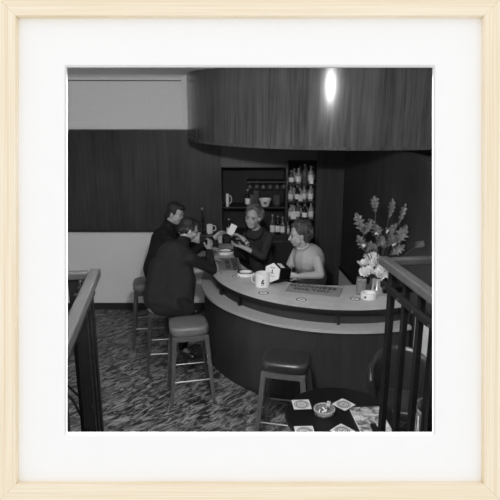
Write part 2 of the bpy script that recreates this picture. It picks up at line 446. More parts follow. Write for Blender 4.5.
# white boxes and packets among the bottles
def packet(x, y, z, s, rz, tilt, label, mat='paper'):
    o = box_obj('packet', (0, 0, s[2]/2), s, M[mat], None, bevel=.003); o.location = (x, y, z); o.rotation_euler = (0, tilt, rz)
    tag(o, label, 'packet'); return o
packet(.575, 7.145, 1.241, (.07, .022, .10), .2, .0, 'white card packet leaning before the lower shelf bottles')
packet(.80, 7.14, 1.711, (.05, .02, .075), -.3, 0, 'small white packet in front of the top shelf bottles at right')
packet(.66, 7.14, 1.481, (.055, .02, .08), .3, 0, 'small white packet in front of the middle shelf bottles')
# bottles on the cabinet top left of the column
for k, (x, h, b_, lb) in enumerate(((.30, .27, 'glassgrey', 'pale-capped bottle on the cabinet, leftmost of four between the two women'), (.37, .25, 'glassdark', 'dark bottle with white label, second of four between the two women'), (.435, .24, 'glassgrey', 'grey bottle with white label, third of four between the two women'), (.50, .17, 'glasspale', 'short pale bottle, rightmost of four between the two women'))):
    bottle('', x, 7.17+.02*(k % 2), 1.031, h, .032, lb, 0, b_, True, 'bottles on the back-bar cabinet')
# bowl with flower pattern on recess shelf
def lathe_thing(name, prof, mat, locn, label, cat, n=28, group=None, closed=False):
    root = empty(name, locn); bm = bmesh.new(); add_lathe(bm, prof, n=n, closed=closed)
    link_bm('bowl_body' if 'bowl' in name else 'body', bm, M[mat], root, smooth='auto'); tag(root, label, cat, group); return root
bw = lathe_thing('flowered_bowl', [(0, 0), (.045, 0), (.05, .01), (.085, .10), (.082, .10), (.047, .015), (0, .012)], 'white', (.20, 7.24, 1.396), 'white tapered bowl with a flower motif on the recess shelf', 'bowl')
bm = bmesh.new()
for k in range(5):
    a = 2*PI*k/5; add_ell(bm, (.014*math.cos(a), -.0705, .055+.014*math.sin(a)), (.010, .004, .010), seg=8)
link_bm('flower_motif', bm, M['print'], bw, smooth=True)
# tankards / jars / glasses above the bowl, hung from a rail
lathe_thing('storage_jar', [(0, 0), (.045, 0), (.05, .01), (.05, .11), (.038, .125), (.042, .15), (0, .155)], 'glassgrey', (.03, 7.36, 1.396), 'grey lidded jar behind the fair-haired woman, left of the bowl', 'jar')
lathe_thing('tall_tin', [(0, 0), (.035, 0), (.037, .01), (.037, .2), (.03, .205), (0, .205)], 'glassgrey', (.085, 7.30, 1.396), 'tall pale tin on the recess shelf left of the bowl', 'tin')
bottle('', -.03, 7.25, 1.396, .23, .034, 'dark bottle on the recess shelf above the fair-haired woman', 0, 'glassdark', True)
lathe_thing('storage_jar', [(0, 0), (.05, 0), (.055, .02), (.05, .12), (.03, .14), (0, .142)], 'glassgrey', (.36, 7.36, 1.396), 'round grey jar on the recess shelf right of the bowl', 'jar')
rl = box_obj('glass_rack', (0, 0, 0), (.50, .30, .015), M['shelf']); rl.location = (.21, 7.36, 1.72); tag(rl, 'dark rack the small glasses hang under', 'rack')
for k in range(6):
    x = .0+.09*k
    root = empty('hanging_glass', (x, 7.26+.03*(k % 2), 1.628))
    bm = bmesh.new(); add_lathe(bm, [(.027, 0), (.030, .03), (.022, .05), (.004, .055), (.004, .08), (.022, .084), (.022, .086), (.0, .086)], n=16)
    link_bm('glass_body', bm, M['glassgrey'], root, smooth='auto')
    tag(root, 'small stemmed glass hanging upside down under the recess rack', 'glass', 'glasses hanging in the recess')
# white jug/tankard and bottle at left of the recess
def mug(name, x, y, z, h, r, rz, label, mat='white', cat='mug', emblem=False, hdl=1.0):
    root = empty(name, (x, y, z), rz)
    bm = bmesh.new(); t = .005
    add_lathe(bm, [(0, 0), (r*.92, 0), (r, .006), (r, h), (r-t, h), (r-t, .008), (0, .008)], n=28); link_bm('body', bm, M[mat], root, smooth='auto')
    bm = bmesh.new()
    pts = [(r-.002, 0, h*.82), (r+.022*hdl, 0, h*.84), (r+.036*hdl, 0, h*.68), (r+.036*hdl, 0, h*.42), (r+.02*hdl, 0, h*.25), (r-.002, 0, h*.26)]
    add_tube(bm, pts, .0055, 8); link_bm('handle', bm, M[mat], root, smooth=True)
    tag(root, label, cat); return root
mug('tankard', -.30, 7.22, 1.396, .17, .022, .1, 'tall narrow white tankard with handle at the left of the recess', hdl=.9)
bottle('', -.28, 7.14, 1.031, .22, .034, 'dark bottle with white label standing below the narrow tankard', 0, 'glassdark', True)

# ================================================================ THINGS ON THE BAR
# raised wooden stand at far end
st = box_obj('serving_stand', (0, 0, .09), (.26, .30, .18), M['darkwood'], None, bevel=.006); st.location = (-.56+.04, 6.82, ZT); tag(st, 'dark block at the far end of the bar carrying the white mug', 'stand')
st.scale = (.85, 1, 1)
mug('beer_mug', -.51, 6.80, ZT+.181, .11, .041, .15, 'white mug with handle at the far end of the bar beyond the men')
bottle('', -.60, 6.80, ZT+.181, .33, .022, 'slim bottle with white cap beside the far white mug', 0, 'glassdark', False)
# white dog-emblem mug
m1 = mug('beer_mug', .125, 5.24, ZT, .14, .072, PI-.1, 'large white barrel mug with small dark emblem, beside the hexagonal box')
bm = bmesh.new()
for (u, zz, ru, rz_) in ((0, .07, .010, .013), (.006, .085, .009, .007), (-.008, .052, .008, .012), (.008, .05, .008, .01), (0, .028, .02, .002)):
    a = -PI/2 + u/.072 + .0
    add_ell(bm, ((.0725)*math.cos(a), (.0725)*math.sin(a), zz), (ru*.9, .003, rz_), Matrix.Rotation(a+PI/2, 3, 'Z'), seg=10)
e = link_bm('emblem', bm, M['printdark'], m1, smooth=True); e.rotation_euler.z = -(PI-.1)
# hexagonal display box, white face, black sides
hb = empty('hexagonal_box', (.285, 5.36, ZT), 0)
hb.scale = (1.12, 1.12, 1.12)
def hexprism(r, d, mat, name, parent, y0=0.0, tilt=0.0):
    bm = bmesh.new(); pts = [(r*math.cos(PI/6+tilt+k*PI/3), r*math.sin(PI/6+tilt+k*PI/3)) for k in range(6)]
    f = [bm.verts.new((x, y0-d/2, z)) for x, z in pts]; b = [bm.verts.new((x, y0+d/2, z)) for x, z in pts]
    bm.faces.new(f); bm.faces.new(b[::-1])
    for i in range(6): bm.faces.new((f[i], f[(i+1) % 6], b[(i+1) % 6], b[i]))
    return link_bm(name, bm, mat, parent)
g = hexprism(.095, .17, M['black'], 'casing', hb); f_ = hexprism(.088, .008, M['white'], 'dial_face', hb, -.090)
g.location.z = .092; f_.location.z = .092
for q in (g, f_): q.rotation_euler = (math.radians(-14), 0, 0)
bm = bmesh.new()
add_box(bm, (0, -.0945, .045), (.05, .002, .006)); add_box(bm, (0, -.0945, .012), (.012, .002, .035)); add_box(bm, (0, -.0945, -.005), (.04, .002, .004)); add_box(bm, (.0, -.0945, -.03), (.06, .002, .004))
t_ = link_bm('face_print', bm, M['print'], f_)
bm = bmesh.new(); R = Matrix.Rotation(PI/6, 3, 'Y'); add_box(bm, V((.0835*math.cos(PI/3), -.03, .0835*math.sin(PI/3))), (.003, .062, .06), Matrix.Rotation(-PI/3, 3, 'Y')); link_bm('side_sticker', bm, M['paper'], g)
hb.rotation_euler.z = math.radians(-38)
tag(hb, 'hexagonal box with white face and black sides standing on the bar', 'display box')
# oval black-and-white ashtrays
def ashtray(x, y, r, label, group=None):
    root = empty('ashtray', (x, y, ZT))
    bm = bmesh.new(); add_lathe(bm, [(0, .004), (r*.62, .005), (r*.72, .016), (r*.74, .030), (r*.6, .012), (0, .01)], n=30); 
    link_bm('dish', bm, M['white'], root, smooth='auto')
    bm = bmesh.new(); add_lathe(bm, [(r*.70, 0), (r, .0), (r, .026), (r*.96, .032), (r*.76, .032), (r*.745, .012)], n=30); link_bm('outer_band', bm, M['white'], root, smooth='auto')
    bm = bmesh.new(); add_lathe(bm, [(r*.98, .0325), (r*.72, .0325), (r*.72, .0345), (r*.98, .0345)], n=30, closed=True); link_bm('rim_ring', bm, M['printdark'], root)
    tag(root, label, 'ashtray', group); return root
ashtray(-.045, 5.62, .095, 'white ashtray with black rim left of the large mug')
ashtray(-.30, 6.50, .10, 'white ashtray with black rim near the hands of the men')
# round white ashtray right
root = empty('ashtray', (1.12, 4.90, ZT)); r = .078
bm = bmesh.new(); add_lathe(bm, [(0, 0), (r*.98, 0), (r, .004), (r*.98, .045), (r*.93, .052), (r*.70, .052), (r*.62, .036), (r*.58, .014), (0, .012)], n=36); link_bm('dish', bm, M['white'], root, smooth='auto')
bm = bmesh.new(); add_box(bm, (-.045, -.062, .025), (.022, .004, .022), Matrix.Rotation(-.6, 3, 'Z')); link_bm('printed_mark', bm, M['print'], root)
tag(root, 'thick round white ashtray in front of the flower vase', 'ashtray')
# beer mats
def coaster(x, y, z, rz, s, label, round_=False, group=None, ring='printdark'):
    root = empty('beer_mat', (x, y, z), rz)
    if round_:
        bm = bmesh.new(); add_lathe(bm, [(0, 0), (s/2, 0), (s/2, .002), (0, .002)], n=32); link_bm('card', bm, M['paper' if ring == 'printdark' else 'lam'], root)
        rs = ((.46, .33), )
        bm = bmesh.new()
        for a, b in rs: add_lathe(bm, [(s*a, .0021), (s*b, .0021), (s*b, .0028), (s*a, .0028)], n=32, closed=True)
        link_bm('printed_ring', bm, M['print'], root)
        bm = bmesh.new(); add_box(bm, (0, 0, .0025), (s*.32, s*.12, .0008)); link_bm('printed_emblem', bm, M['print'], root)
    else:
        bm = bmesh.new(); add_box(bm, (0, 0, .0012), (s, s, .0024)); o = link_bm('card', bm, M['matcard'], root)
        bm = bmesh.new()
        for a, b in ((.42, .37), (.34, .25), (.19, .15)): add_lathe(bm, [(s*a, .0025), (s*b, .0025), (s*b, .0030), (s*a, .0030)], n=36, closed=True)
        link_bm('printed_ring', bm, M['print'], root)
        bm = bmesh.new(); add_box(bm, (0, 0, .0028), (s*.22, s*.10, .0008)); link_bm('printed_emblem', bm, M['print'], root)
    tag(root, label, 'beer mat', group); return root
coaster(.13, 5.03, ZT, .1, .115, 'round beer mat on the bar in front of the large mug', True)
coaster(.48, 4.84, ZT, .1, .115, 'round beer mat in front of the long bar mat', True)
coaster(.985, 4.86, ZT, .1, .115, 'round beer mat on the bar left of the thick ashtray', True)
coaster(-.35, 5.68, ZT, .1, .11, 'round beer mat by the elbow of the nearer man', True)
coaster(-.15, 5.63-.08, ZT, .1, .10, 'round beer mat left of the ashtray beside the large mug', True)
# rectangular bar mats with writing
def barmat(x, y, rz, w, d, label, fs, mat, tdx=0, dark='printdark', dz=0):
    root = empty('bar_mat', (x, y, ZT), rz)
    bm = bmesh.new(); add_box(bm, (0, 0, .006), (w, d, .012)); link_bm('cloth', bm, M[mat], root, bevel=.004)
    text_obj('lettering', 'GUINNESS', fs, M[dark], root, (tdx, d*.24, .0125), (0, 0, 0), bold=.0020, spacing=1.06)
    text_obj('lettering', 'FOR YOU', fs*.8, M[dark], root, (tdx, -d*.10, .0125), (0, 0, 0), bold=.0020, spacing=1.06)
    tag(root, label, 'bar mat'); return root
barmat(.625, 5.10, math.radians(-17), .53, .28, 'long grey bar mat lettered GUINNESS FOR YOU before the woman in grey', .096, 'barmat_pale', -.02)
barmat(-.235, 5.99, math.radians(-84), .50, .25, 'grey bar mat lettered GUINNESS FOR YOU by the elbow of the nearer man', .095, 'barmat', .02, 'printdark')
# glass tumbler and vase of flowers
root = empty('drinking_glass', (1.07, 5.02, ZT))
bm = bmesh.new(); r = .047; add_lathe(bm, [(0, 0), (r*.95, 0), (r, .01), (r*1.04, .16), (r*1.04-.004, .16), (r-.004, .02), (0, .018)], n=28); link_bm('glass_wall', bm, M['glass'], root, smooth='auto')
bm = bmesh.new(); add_lathe(bm, [(0, .02), (r*.88, .02), (r*.92, .12), (0, .12)], n=24); link_bm('water', bm, M['glassgrey'], root, smooth='auto')
tag(root, 'tall clear tumbler of water standing left of the flower vase', 'glass')
vs = empty('flower_vase', (1.22, 5.0, ZT))
bm = bmesh.new(); r = .074; add_lathe(bm, [(0, 0), (r*.9, 0), (r, .008), (r*1.02, .17), (r*1.1, .18), (r*1.05, .18), (r*.96, .165), (0, .15)], n=36); link_bm('vase_body', bm, M['steel'], vs, smooth='auto')
tag(vs, 'shiny steel vase behind the railing on the right end of the bar', 'vase')
# white chrysanthemums: each bloom an object of its own
def bloom_mesh(r, seed):
    rnd = random.Random(seed); bm = bmesh.new()
    for k in range(46):
        th = math.acos(1-1.55*(k+.5)/46); ph = k*2.399963
        d = V((math.sin(th)*math.cos(ph), math.sin(th)*math.sin(ph), math.cos(th)))
        side = V((0, 0, 1)).cross(d); side = side.normalized() if side.length > .01 else V((1, 0, 0)); up = d.cross(side)
        rr = r*rnd.uniform(.85, 1.08); w = r*.20
        a = bm.verts.new(d*r*.2); b = bm.verts.new(d*rr*.75+side*w+up*.0); c = bm.verts.new(d*rr + up*r*.12); e = bm.verts.new(d*rr*.75-side*w); f = bm.verts.new(d*rr*.7-up*r*.08)
        bm.faces.new((a, b, f)); bm.faces.new((a, f, e)); bm.faces.new((b, c, f)); bm.faces.new((f, c, e)); bm.faces.new((a, e, c)); bm.faces.new((a, c, b))
    bmesh.ops.create_icosphere(bm, subdivisions=1, radius=r*.35)
    return bm
fl_pos = [(-.10, -.05, .25), (-.03, -.09, .24), (.04, -.08, .22), (.10, -.05, .20), (-.13, .02, .30), (-.06, -.03, .31), (.01, -.05, .29), (.07, -.02, .27), (-.09, .05, .35), (-.02, .03, .34), (.05, .04, .31), (-.145, -.03, .23), (.13, .0, .24), (-.05, .00, .38)]
fl_words = ['at the lower left of the bunch', 'low at the front of the bunch', 'low at the front right of the bunch', 'at the lower right of the bunch', 'at the left side of the bunch', 'left of the middle of the bunch', 'in the middle of the bunch', 'right of the middle of the bunch', 'at the upper left of the bunch', 'at the top middle of the bunch', 'at the upper right of the bunch', 'hanging lowest at the far left of the bunch', 'at the far right behind the rail', 'topmost of the bunch']
for k, (dx, dy, dz) in enumerate(fl_pos):
    root = empty('white_chrysanthemum', vs.location+V((dx, dy, dz)))
    root.rotation_euler = (random.uniform(.2, .9), random.uniform(-.4, .4), random.uniform(0, 6))
    link_bm('flower_head', bloom_mesh(.056, k), M['petal'], root)
    q = V((dx*.25, dy*.25, .16)); R = root.rotation_euler.to_matrix().inverted()
    a_ = R @ (q-V((dx, dy, dz))); bm = bmesh.new(); add_tube(bm, [(0, 0, 0), a_*.5+V((0, 0, -.005)), a_], .003, 5); link_bm('stalk', bm, M['stem'], root)
    tag(root, 'white chrysanthemum '+fl_words[k], 'flower', 'white chrysanthemums in the vase')
# oak-like leaf branches
def leaf_bm(bm, base, tip, nrm, w, rnd):
    base, tip = V(base), V(tip); d = tip-base; L = d.length; d.normalize(); n = V(nrm); side = d.cross(n).normalized(); n = side.cross(d)
    prof = [(0, .05), (.12, .16), (.22, .50), (.27, .22), (.42, .92), (.46, .40), (.62, 1.05), (.66, .48), (.80, .80), (.84, .36), (.93, .34), (1, .03)]
    rows = []
    for t, wd in prof:
        p = base+d*L*t+n*.018*math.sin(t*PI)*(L/.2)
        ww = w*wd*rnd.uniform(.85, 1.15)
        rows.append((bm.verts.new(p+side*ww+n*.006), bm.verts.new(p-n*.004), bm.verts.new(p-side*ww+n*.006)))
    for a, b in zip(rows, rows[1:]):
        bm.faces.new((a[0], b[0], b[1], a[1])); bm.faces.new((a[1], b[1], b[2], a[2]))
rnd = random.Random(3)
# (tip x, tip y, tip z, leaf length, width) in room coordinates at the vase
brs = [((1.14, 5.00, 1.91), .17, .045, [(.6, -1)], 'curled leaf branch rising highest at the left'),
       ((1.30, 4.98, 1.89), .20, .040, [(.55, 1), (.42, -1)], 'straight leaf branch rising in the middle'),
       ((1.40, 4.88, 1.86), .22, .032, [(.5, -1)], 'narrow leaf branch leaning right at the top'),
       ((.965, 4.95, 1.76), .22, .055, [(.66, 1)], 'broad leaf branch leaning out to the upper left'),
       ((1.395, 4.78, 1.68), .22, .065, [(.6, -1), (.45, 1)], 'broad leaf branch spreading to the right'),
       ((.985, 4.93, 1.55), .18, .055, [(.6, 1)], 'low leaf branch drooping to the left'),
       ((1.43, 4.40, 1.635), .13, .045, [], 'thin long-stalked leaf reaching far right'),
       ((1.15, 4.90, 1.66), .15, .055, [(.6, 1), (.5, -1)], 'short leaf branch in the heart of the arrangement'),
       ((1.29, 4.90, 1.66), .16, .055, [(.55, -1), (.6, 1)], 'short leaf branch right of the heart of the arrangement')]
for k, (tip, L, w_, subs, lb) in enumerate(brs):
    base = vs.location+V((0, 0, .165)); root = empty('leaf_branch', base)
    tipv = V(tip)-base; d = tipv.normalized(); mid = tipv*.5+V((0, 0, .03))
    b0 = tipv-d*L
    bm = bmesh.new(); add_tube(bm, [(0, 0, 0), b0*.5+V((0, 0, .02)), b0+V((0, 0, .0)), b0+d*L*.7], .0035, 5); link_bm('stalk', bm, M['stem'], root)
    bm = bmesh.new(); nr = V((rnd.uniform(-.3, .3), -1, rnd.uniform(-.1, .5))); leaf_bm(bm, b0, tipv, nr, w_, rnd); link_bm('leaf', bm, M['leaf'], root)
    for (t, sg) in subs:
        p = tipv*t; dd = (d+V((sg*.75, -.1, .1))).normalized()
        bm = bmesh.new(); leaf_bm(bm, p, p+dd*L*.75, nr, w_*.85, rnd); link_bm('leaf', bm, M['leaf'], root)
    tag(root, lb, 'branch', 'leaf branches in the vase')
# small pale berry sprigs
for k, (p, lb) in enumerate((((1.155, 4.88, 1.575), 'small pale seed head left of centre among the leaves'), ((1.255, 4.87, 1.60), 'largest pale seed head in the middle of the leaves'), ((1.045, 4.88, 1.46), 'pale seed head just left above the white flowers'), ((1.00, 4.86, 1.31), 'pale seed head low at the left of the flowers'), ((1.15, 4.84, 1.33), 'pale seed head directly above the white flowers'), ((1.31, 4.84, 1.48), 'pale seed head right of centre among the leaves'), ((1.36, 4.80, 1.35), 'pale seed head low at the right by the handrail'))):
    base = vs.location+V((0, 0, .165)); root = empty('seed_head', base); q = V(p)-base
    bm = bmesh.new()
    for j in range(7):
        add_ell(bm, q+V((rnd.uniform(-.012, .012), rnd.uniform(-.012, .012), rnd.uniform(-.01, .012))), (.009, .009, .009), seg=8)
    link_bm('seed_cluster', bm, M['lam'], root, smooth=True)
    bm = bmesh.new(); add_tube(bm, [(0, 0, 0), q*.5+V((0, .02, .01)), q], .002, 5); link_bm('stalk', bm, M['stem'], root)
    tag(root, lb, 'seed head', 'seed heads in the vase')

# ================================================================ STOOLS
def rounded_box(bm, c, s, r, seg=4):
    t = bmesh.new(); add_box(t, (0, 0, 0), s)
    bmesh.ops.bevel(t, geom=list(t.edges), offset=r, segments=seg, profile=.6, affect='EDGES')
    bmesh.ops.translate(t, verts=t.verts, vec=V(c))
    me = bpy.data.meshes.new('t'); t.to_mesh(me); t.free(); bm.from_mesh(me); bpy.data.meshes.remove(me)
def stool(x, y, rz, vinyl, wd, label, h=.76, w=.36):
    root = empty('bar_stool', (x, y, 0), rz)
    bm = bmesh.new(); rings = []; nn = 48
    def sup(a, hw, hd, e=5.0):
        c_, s_ = math.cos(a), math.sin(a); k_ = (abs(c_)**e+abs(s_)**e)**(-1/e); return c_*k_*hw, s_*k_*hd
    for ins, z in ((.022, -.090), (.004, -.082), (0, -.062), (0, -.030), (.006, -.014), (.020, -.004), (.05, .0), (.10, .004)):
        rings.append([bm.verts.new((*sup(2*PI*q/nn, w/2-ins, w*.46-ins, 4.2), h+z)) for q in range(nn)])
    for A_, B_ in zip(rings, rings[1:]):
        for q in range(nn): bm.faces.new((A_[q], A_[(q+1) % nn], B_[(q+1) % nn], B_[q]))
    bm.faces.new(rings[0][::-1]); bm.faces.new(rings[-1])
    s_ = link_bm('seat', bm, M[vinyl], root, smooth='auto'); 
    bm = bmesh.new()
    q = w*.40
    for a, b in (((-q, -q), (q, -q)), ((q, -q), (q, q)), ((q, q), (-q, q)), ((-q, q), (-q, -q))):
        add_bar(bm, (*a, h-.12), (*b, h-.12), .05, .022, up=(0, 0, 1)) if False else add_bar(bm, (*a, h-.115), (*b, h-.115), .022, .05)
    link_bm('seat_frame', bm, M[wd], root, bevel=.003)
    f = w*.40; g = w*.55
    def lp(sx, sy, z): 
        t = 1-z/(h-.09); return V((sx*(f+(g-f)*t), sy*(f+(g-f)*t), z))
    for sx in (-1, 1):
        for sy in (-1, 1):
            a, b = lp(sx, sy, h-.09), lp(sx, sy, 0); bm = bmesh.new()
            n = 6; up = []; 
            pts = []
            ra, rb = .021, .016
            A = [bm.verts.new(a+V((u*ra, v*ra, 0))) for u, v in ((-1, -1), (1, -1), (1, 1), (-1, 1))]
            Bq = [bm.verts.new(b+V((u*rb, v*rb, 0))) for u, v in ((-1, -1), (1, -1), (1, 1), (-1, 1))]
            bm.faces.new(A); bm.faces.new(Bq[::-1])
            for i in range(4): bm.faces.new((A[i], A[(i+1) % 4], Bq[(i+1) % 4], Bq[i]))
            link_bm('leg', bm, M[wd], root, bevel=.004)
    for (s1, s2, z) in (((-1, -1), (1, -1), .235), ((-1, 1), (1, 1), .235), ((-1, -1), (-1, 1), .31), ((1, -1), (1, 1), .31)):
        bm = bmesh.new(); add_tube(bm, [lp(*s1, z), lp(*s2, z)], .0085, 10); o = link_bm('foot_rail', bm, M['chrome'], root, smooth='auto')
    tag(root, label, 'stool', 'bar stools'); return root
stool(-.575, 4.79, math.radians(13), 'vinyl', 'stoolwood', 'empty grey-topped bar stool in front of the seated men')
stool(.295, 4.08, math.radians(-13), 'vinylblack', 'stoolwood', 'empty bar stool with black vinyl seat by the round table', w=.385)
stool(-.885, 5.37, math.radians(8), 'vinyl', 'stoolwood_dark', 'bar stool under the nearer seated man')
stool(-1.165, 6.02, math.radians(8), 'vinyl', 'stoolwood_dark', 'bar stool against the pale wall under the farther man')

# ================================================================ ROUND TABLE
TX, TY, TZ = .60, 3.26, .72
root = empty('round_table', (TX, TY, 0))
bm = bmesh.new(); add_lathe(bm, [(0, TZ-.03), (.355, TZ-.03), (.365, TZ-.024), (.368, TZ-.012), (.362, TZ), (0, TZ)], n=64); link_bm('table_top', bm, M['tabletop'], root, smooth='auto')
for k in range(3):
    a = k*2*PI/3+.5; bm = bmesh.new(); add_tube(bm, [(.10*math.cos(a), .10*math.sin(a), TZ-.03), (.27*math.cos(a), .27*math.sin(a), 0)], [.018, .012], 12); link_bm('leg', bm, M['black'], root, smooth='auto')
tag(root, 'low round table with a glossy black top in the foreground', 'table')
coaster(.355, 3.385, TZ, math.radians(4), .122, 'square beer mat at the back left of the black table', ring='x', group='beer mats on the black table')
coaster(.645, 3.385, TZ, math.radians(42), .115, 'square beer mat turned cornerwise at the back of the black table', group='beer mats on the black table')
coaster(.345, 3.06, TZ, math.radians(2), .122, 'square beer mat at the front left of the black table', group='beer mats on the black table')
coaster(.585, 3.07, TZ, math.radians(42), .115, 'square beer mat turned cornerwise at the front of the black table', group='beer mats on the black table')
at_ = empty('glass_ashtray', (.495, 3.265, TZ)); r = .072
bm = bmesh.new(); add_lathe(bm, [(0, 0), (r*.86, 0), (r*.94, .006), (r, .038), (r*.96, .042), (r*.84, .042), (r*.76, .014), (0, .011)], n=40); link_bm('glass_bowl', bm, M['glass'], at_, smooth='auto')
bm = bmesh.new(); add_lathe(bm, [(r*.99, .041), (r*.985, .0445), (r*.9, .0445), (r*.89, .041)], n=40, closed=True); link_bm('bright_rim', bm, M['glasspale'], at_, smooth='auto')
tag(at_, 'round clear glass ashtray in the middle of the black table', 'ashtray')
ar = random.Random(5)
for k in range(4):
    root = empty('cigarette_end', V((.48, 3.255, TZ+.018))+V((ar.uniform(-.02, .03), ar.uniform(-.02, .025), .006*k))); root.rotation_euler = (PI/2, 0, ar.uniform(0, 3))
    bm = bmesh.new(); add_tube(bm, [(0, 0, -.014), (0, 0, .014)], .004, 8); link_bm('paper_tube', bm, M['paper'], root, smooth='auto'); tag(root, 'short white cigarette end lying in the glass ashtray', 'cigarette end', 'cigarette ends')
pk = box_obj('cigarette_stub_pack', (0, 0, .009), (.026, .055, .018), M['glasspale'], None, bevel=.003); pk.location = (.527, 3.30, TZ+.045); pk.rotation_euler = (.0, .0, -.25); tag(pk, 'small pale matchbox resting across the rim of the glass ashtray', 'matchbox')
pk.name = 'matchbox'
mg = empty('magazine', (.785, 3.17, TZ), math.radians(5))
bm = bmesh.new(); add_box(bm, (0, 0, .009), (.195, .30, .018)); link_bm('pages', bm, M['paper'], mg)
bm = bmesh.new(); add_box(bm, (0, 0, .0195), (.198, .302, .003)); link_bm('cover', bm, M['magazine'], mg)
tag(mg, 'thick magazine with a mottled picture cover on the black table', 'magazine')

# ================================================================ EASY CHAIR behind the table
ch = empty('tub_chair', (1.19, 3.93, 0), math.radians(-14))
def tub(bm, r0, r1, z0, z1top, a0, a1, n=36):
    """curved upholstered back whose top edge rises to the middle"""
    R = []
    for k in range(n+1):
        t = k/n; a = a0+(a1-a0)*t; c, s = math.cos(a), math.sin(a)
        zt = z0+(z1top-z0)*math.sin(PI*(.08+.84*t))**.55
        ring = [(r0-.02, z0), (r0, zt-.04), (r0+(r1-r0)*.25, zt-.008), ((r0+r1)/2, zt), (r1-(r1-r0)*.25, zt-.008), (r1, zt-.04), (r1-.015, z0)]
        R.append([bm.verts.new((q*c, q*s*.9, z)) for q, z in ring])
    for a, b in zip(R, R[1:]):
        for i in range(7): bm.faces.new((a[i], a[(i+1) % 7], b[(i+1) % 7], b[i]))
    bm.faces.new(R[0]); bm.faces.new(R[-1][::-1])
bm = bmesh.new(); tub(bm, .205, .262, .44, .82, math.radians(-12), math.radians(198)); link_bm('backrest', bm, M['vinylblack'], ch, smooth='auto')
bm = bmesh.new(); rounded_box(bm, (0, -.02, .41), (.40, .38, .09), .04); link_bm('seat', bm, M['vinylblack'], ch, smooth='auto')
for sx in (-1, 1):
    for sy in (-1, 1):
        bm = bmesh.new(); add_tube(bm, [(sx*.15, sy*.15, .35), (sx*.18, sy*.19, 0)], [.014, .010], 10); link_bm('leg', bm, M['black'], ch, smooth='auto')
bm = bmesh.new(); add_tube(bm, [(.235, -.02, .56), (.275, -.08, .565), (.285, -.16, .54), (.26, -.21, .46), (.21, -.22, .38)], .008, 10); link_bm('arm_tube', bm, M['black'], ch, smooth='auto')
tag(ch, 'low black vinyl tub chair with rounded back behind the railing', 'chair')
# woven cane basket at lower right corner
bk = empty('cane_basket', (1.17, 2.97, 0)); bk.scale = (1, 1, 1.42)
bm = bmesh.new(); add_lathe(bm, [(0, 0), (.13, 0), (.14, .02), (.15, .62), (.165, .66), (.15, .66), (.14, .64), (.13, .03), (0, .03)], n=28); link_bm('woven_side', bm, M['wicker'], bk, smooth='auto')
bm = bmesh.new()
for k in range(28):
    a = 2*PI*k/28
    for sg in (-1, 1): add_tube(bm, [(.150*math.cos(a+sg*.0), .150*math.sin(a), .05), (.158*math.cos(a+sg*.35), .158*math.sin(a+sg*.35), .35), (.162*math.cos(a+sg*.7), .162*math.sin(a+sg*.7), .64)], .003, 4)
link_bm('cane_lattice', bm, M['lam'], bk, smooth=True)
tag(bk, 'tall woven cane basket in the bottom right corner by the railing', 'basket')

# ================================================================ RAILINGS (stair head)
hd = V((.139, -.990, 0))           # towards the viewer
pd = V((.990, .139, 0))            # across
ZR = 1.95
def railing(corner, side, label, mid, posts, topmat='rail'):
    c = V(corner); root = empty('stair_railing', (c.x, c.y, 0))
    def rel(p): return V(p)
    bm = bmesh.new()
    L = 1.0 if side > 0 else 1.0
    add_bar(bm, V((0, 0, ZR-.022))-hd*.03, V((0, 0, ZR-.022))+hd*L, .052, .044); link_bm('handrail', bm, M['rail'], root, bevel=.008, seg=3)
    bm = bmesh.new(); a = V((0, 0, ZR-.024)); add_bar(bm, a+pd*side*.03, a+pd*side*(1.0 if side < 0 else .70), .05, .038); link_bm('handrail', bm, M['rail'], root, bevel=.008, seg=3)
    for (t, dirn) in posts:
        q = (hd if dirn == 'h' else pd*side)*t
        bm = bmesh.new(); R = Matrix.Rotation(math.atan2(hd.y, hd.x), 3, 'Z')
        add_box(bm, q+pd*side*(.038 if dirn == 'h' else 0)+V((0, 0, (ZR-.044)/2)), (.052 if t < .1 else .036, .026 if side > 0 else .05, ZR-.044), R); link_bm('post', bm, M['black'], root, bevel=.002)
    for dz, rr in mid:
        bm = bmesh.new(); add_bar(bm, V((0, 0, ZR-dz))-hd*.05+pd*(.015*side), V((0, 0, ZR-dz))+hd*L+pd*(.015*side), rr, rr*1.2); link_bm('lower_rail', bm, M['black'], root, bevel=.002)
        for (t, dirn) in posts:
            if dirn == 'h' and side > 0:
                bm = bmesh.new(); add_tube(bm, [hd*t+pd*(.006*-side)+V((0, 0, ZR-dz)), hd*t+pd*(.0*-side)+V((0, 0, ZR-dz))], .008, 10); link_bm('screw_head', bm, M['chrome'], root, smooth='auto')
    bm = bmesh.new(); add_bar(bm, V((0, 0, .95))-hd*.02, V((0, 0, .95))+hd*L, .03, .02); link_bm('bottom_rail', bm, M['black'], root)
    if side > 0:
        bm = bmesh.new(); add_bar(bm, V((0, 0, ZR-.18))+pd*.0, V((0, 0, ZR-.18))+pd*.70, .02, .03); link_bm('lower_rail', bm, M['black'], root)
    tag(root, label, 'railing'); return root
railing((-.752, 2.54, 0), -1, 'stair railing with wooden handrail and black posts at left edge', [(.13, .010)], [(.02, 'h'), (.12, 'h'), (.22, 'h'), (.10, 'p'), (.78, 'h')])
railing((.705, 2.76, 0), 1, 'stair railing with wooden handrail and black posts at right', [(.16, .026)], [(.02, 'h'), (.20, 'h'), (.37, 'h'), (.54, 'h'), (.72, 'h'), (.30, 'p'), (.6, 'p')])
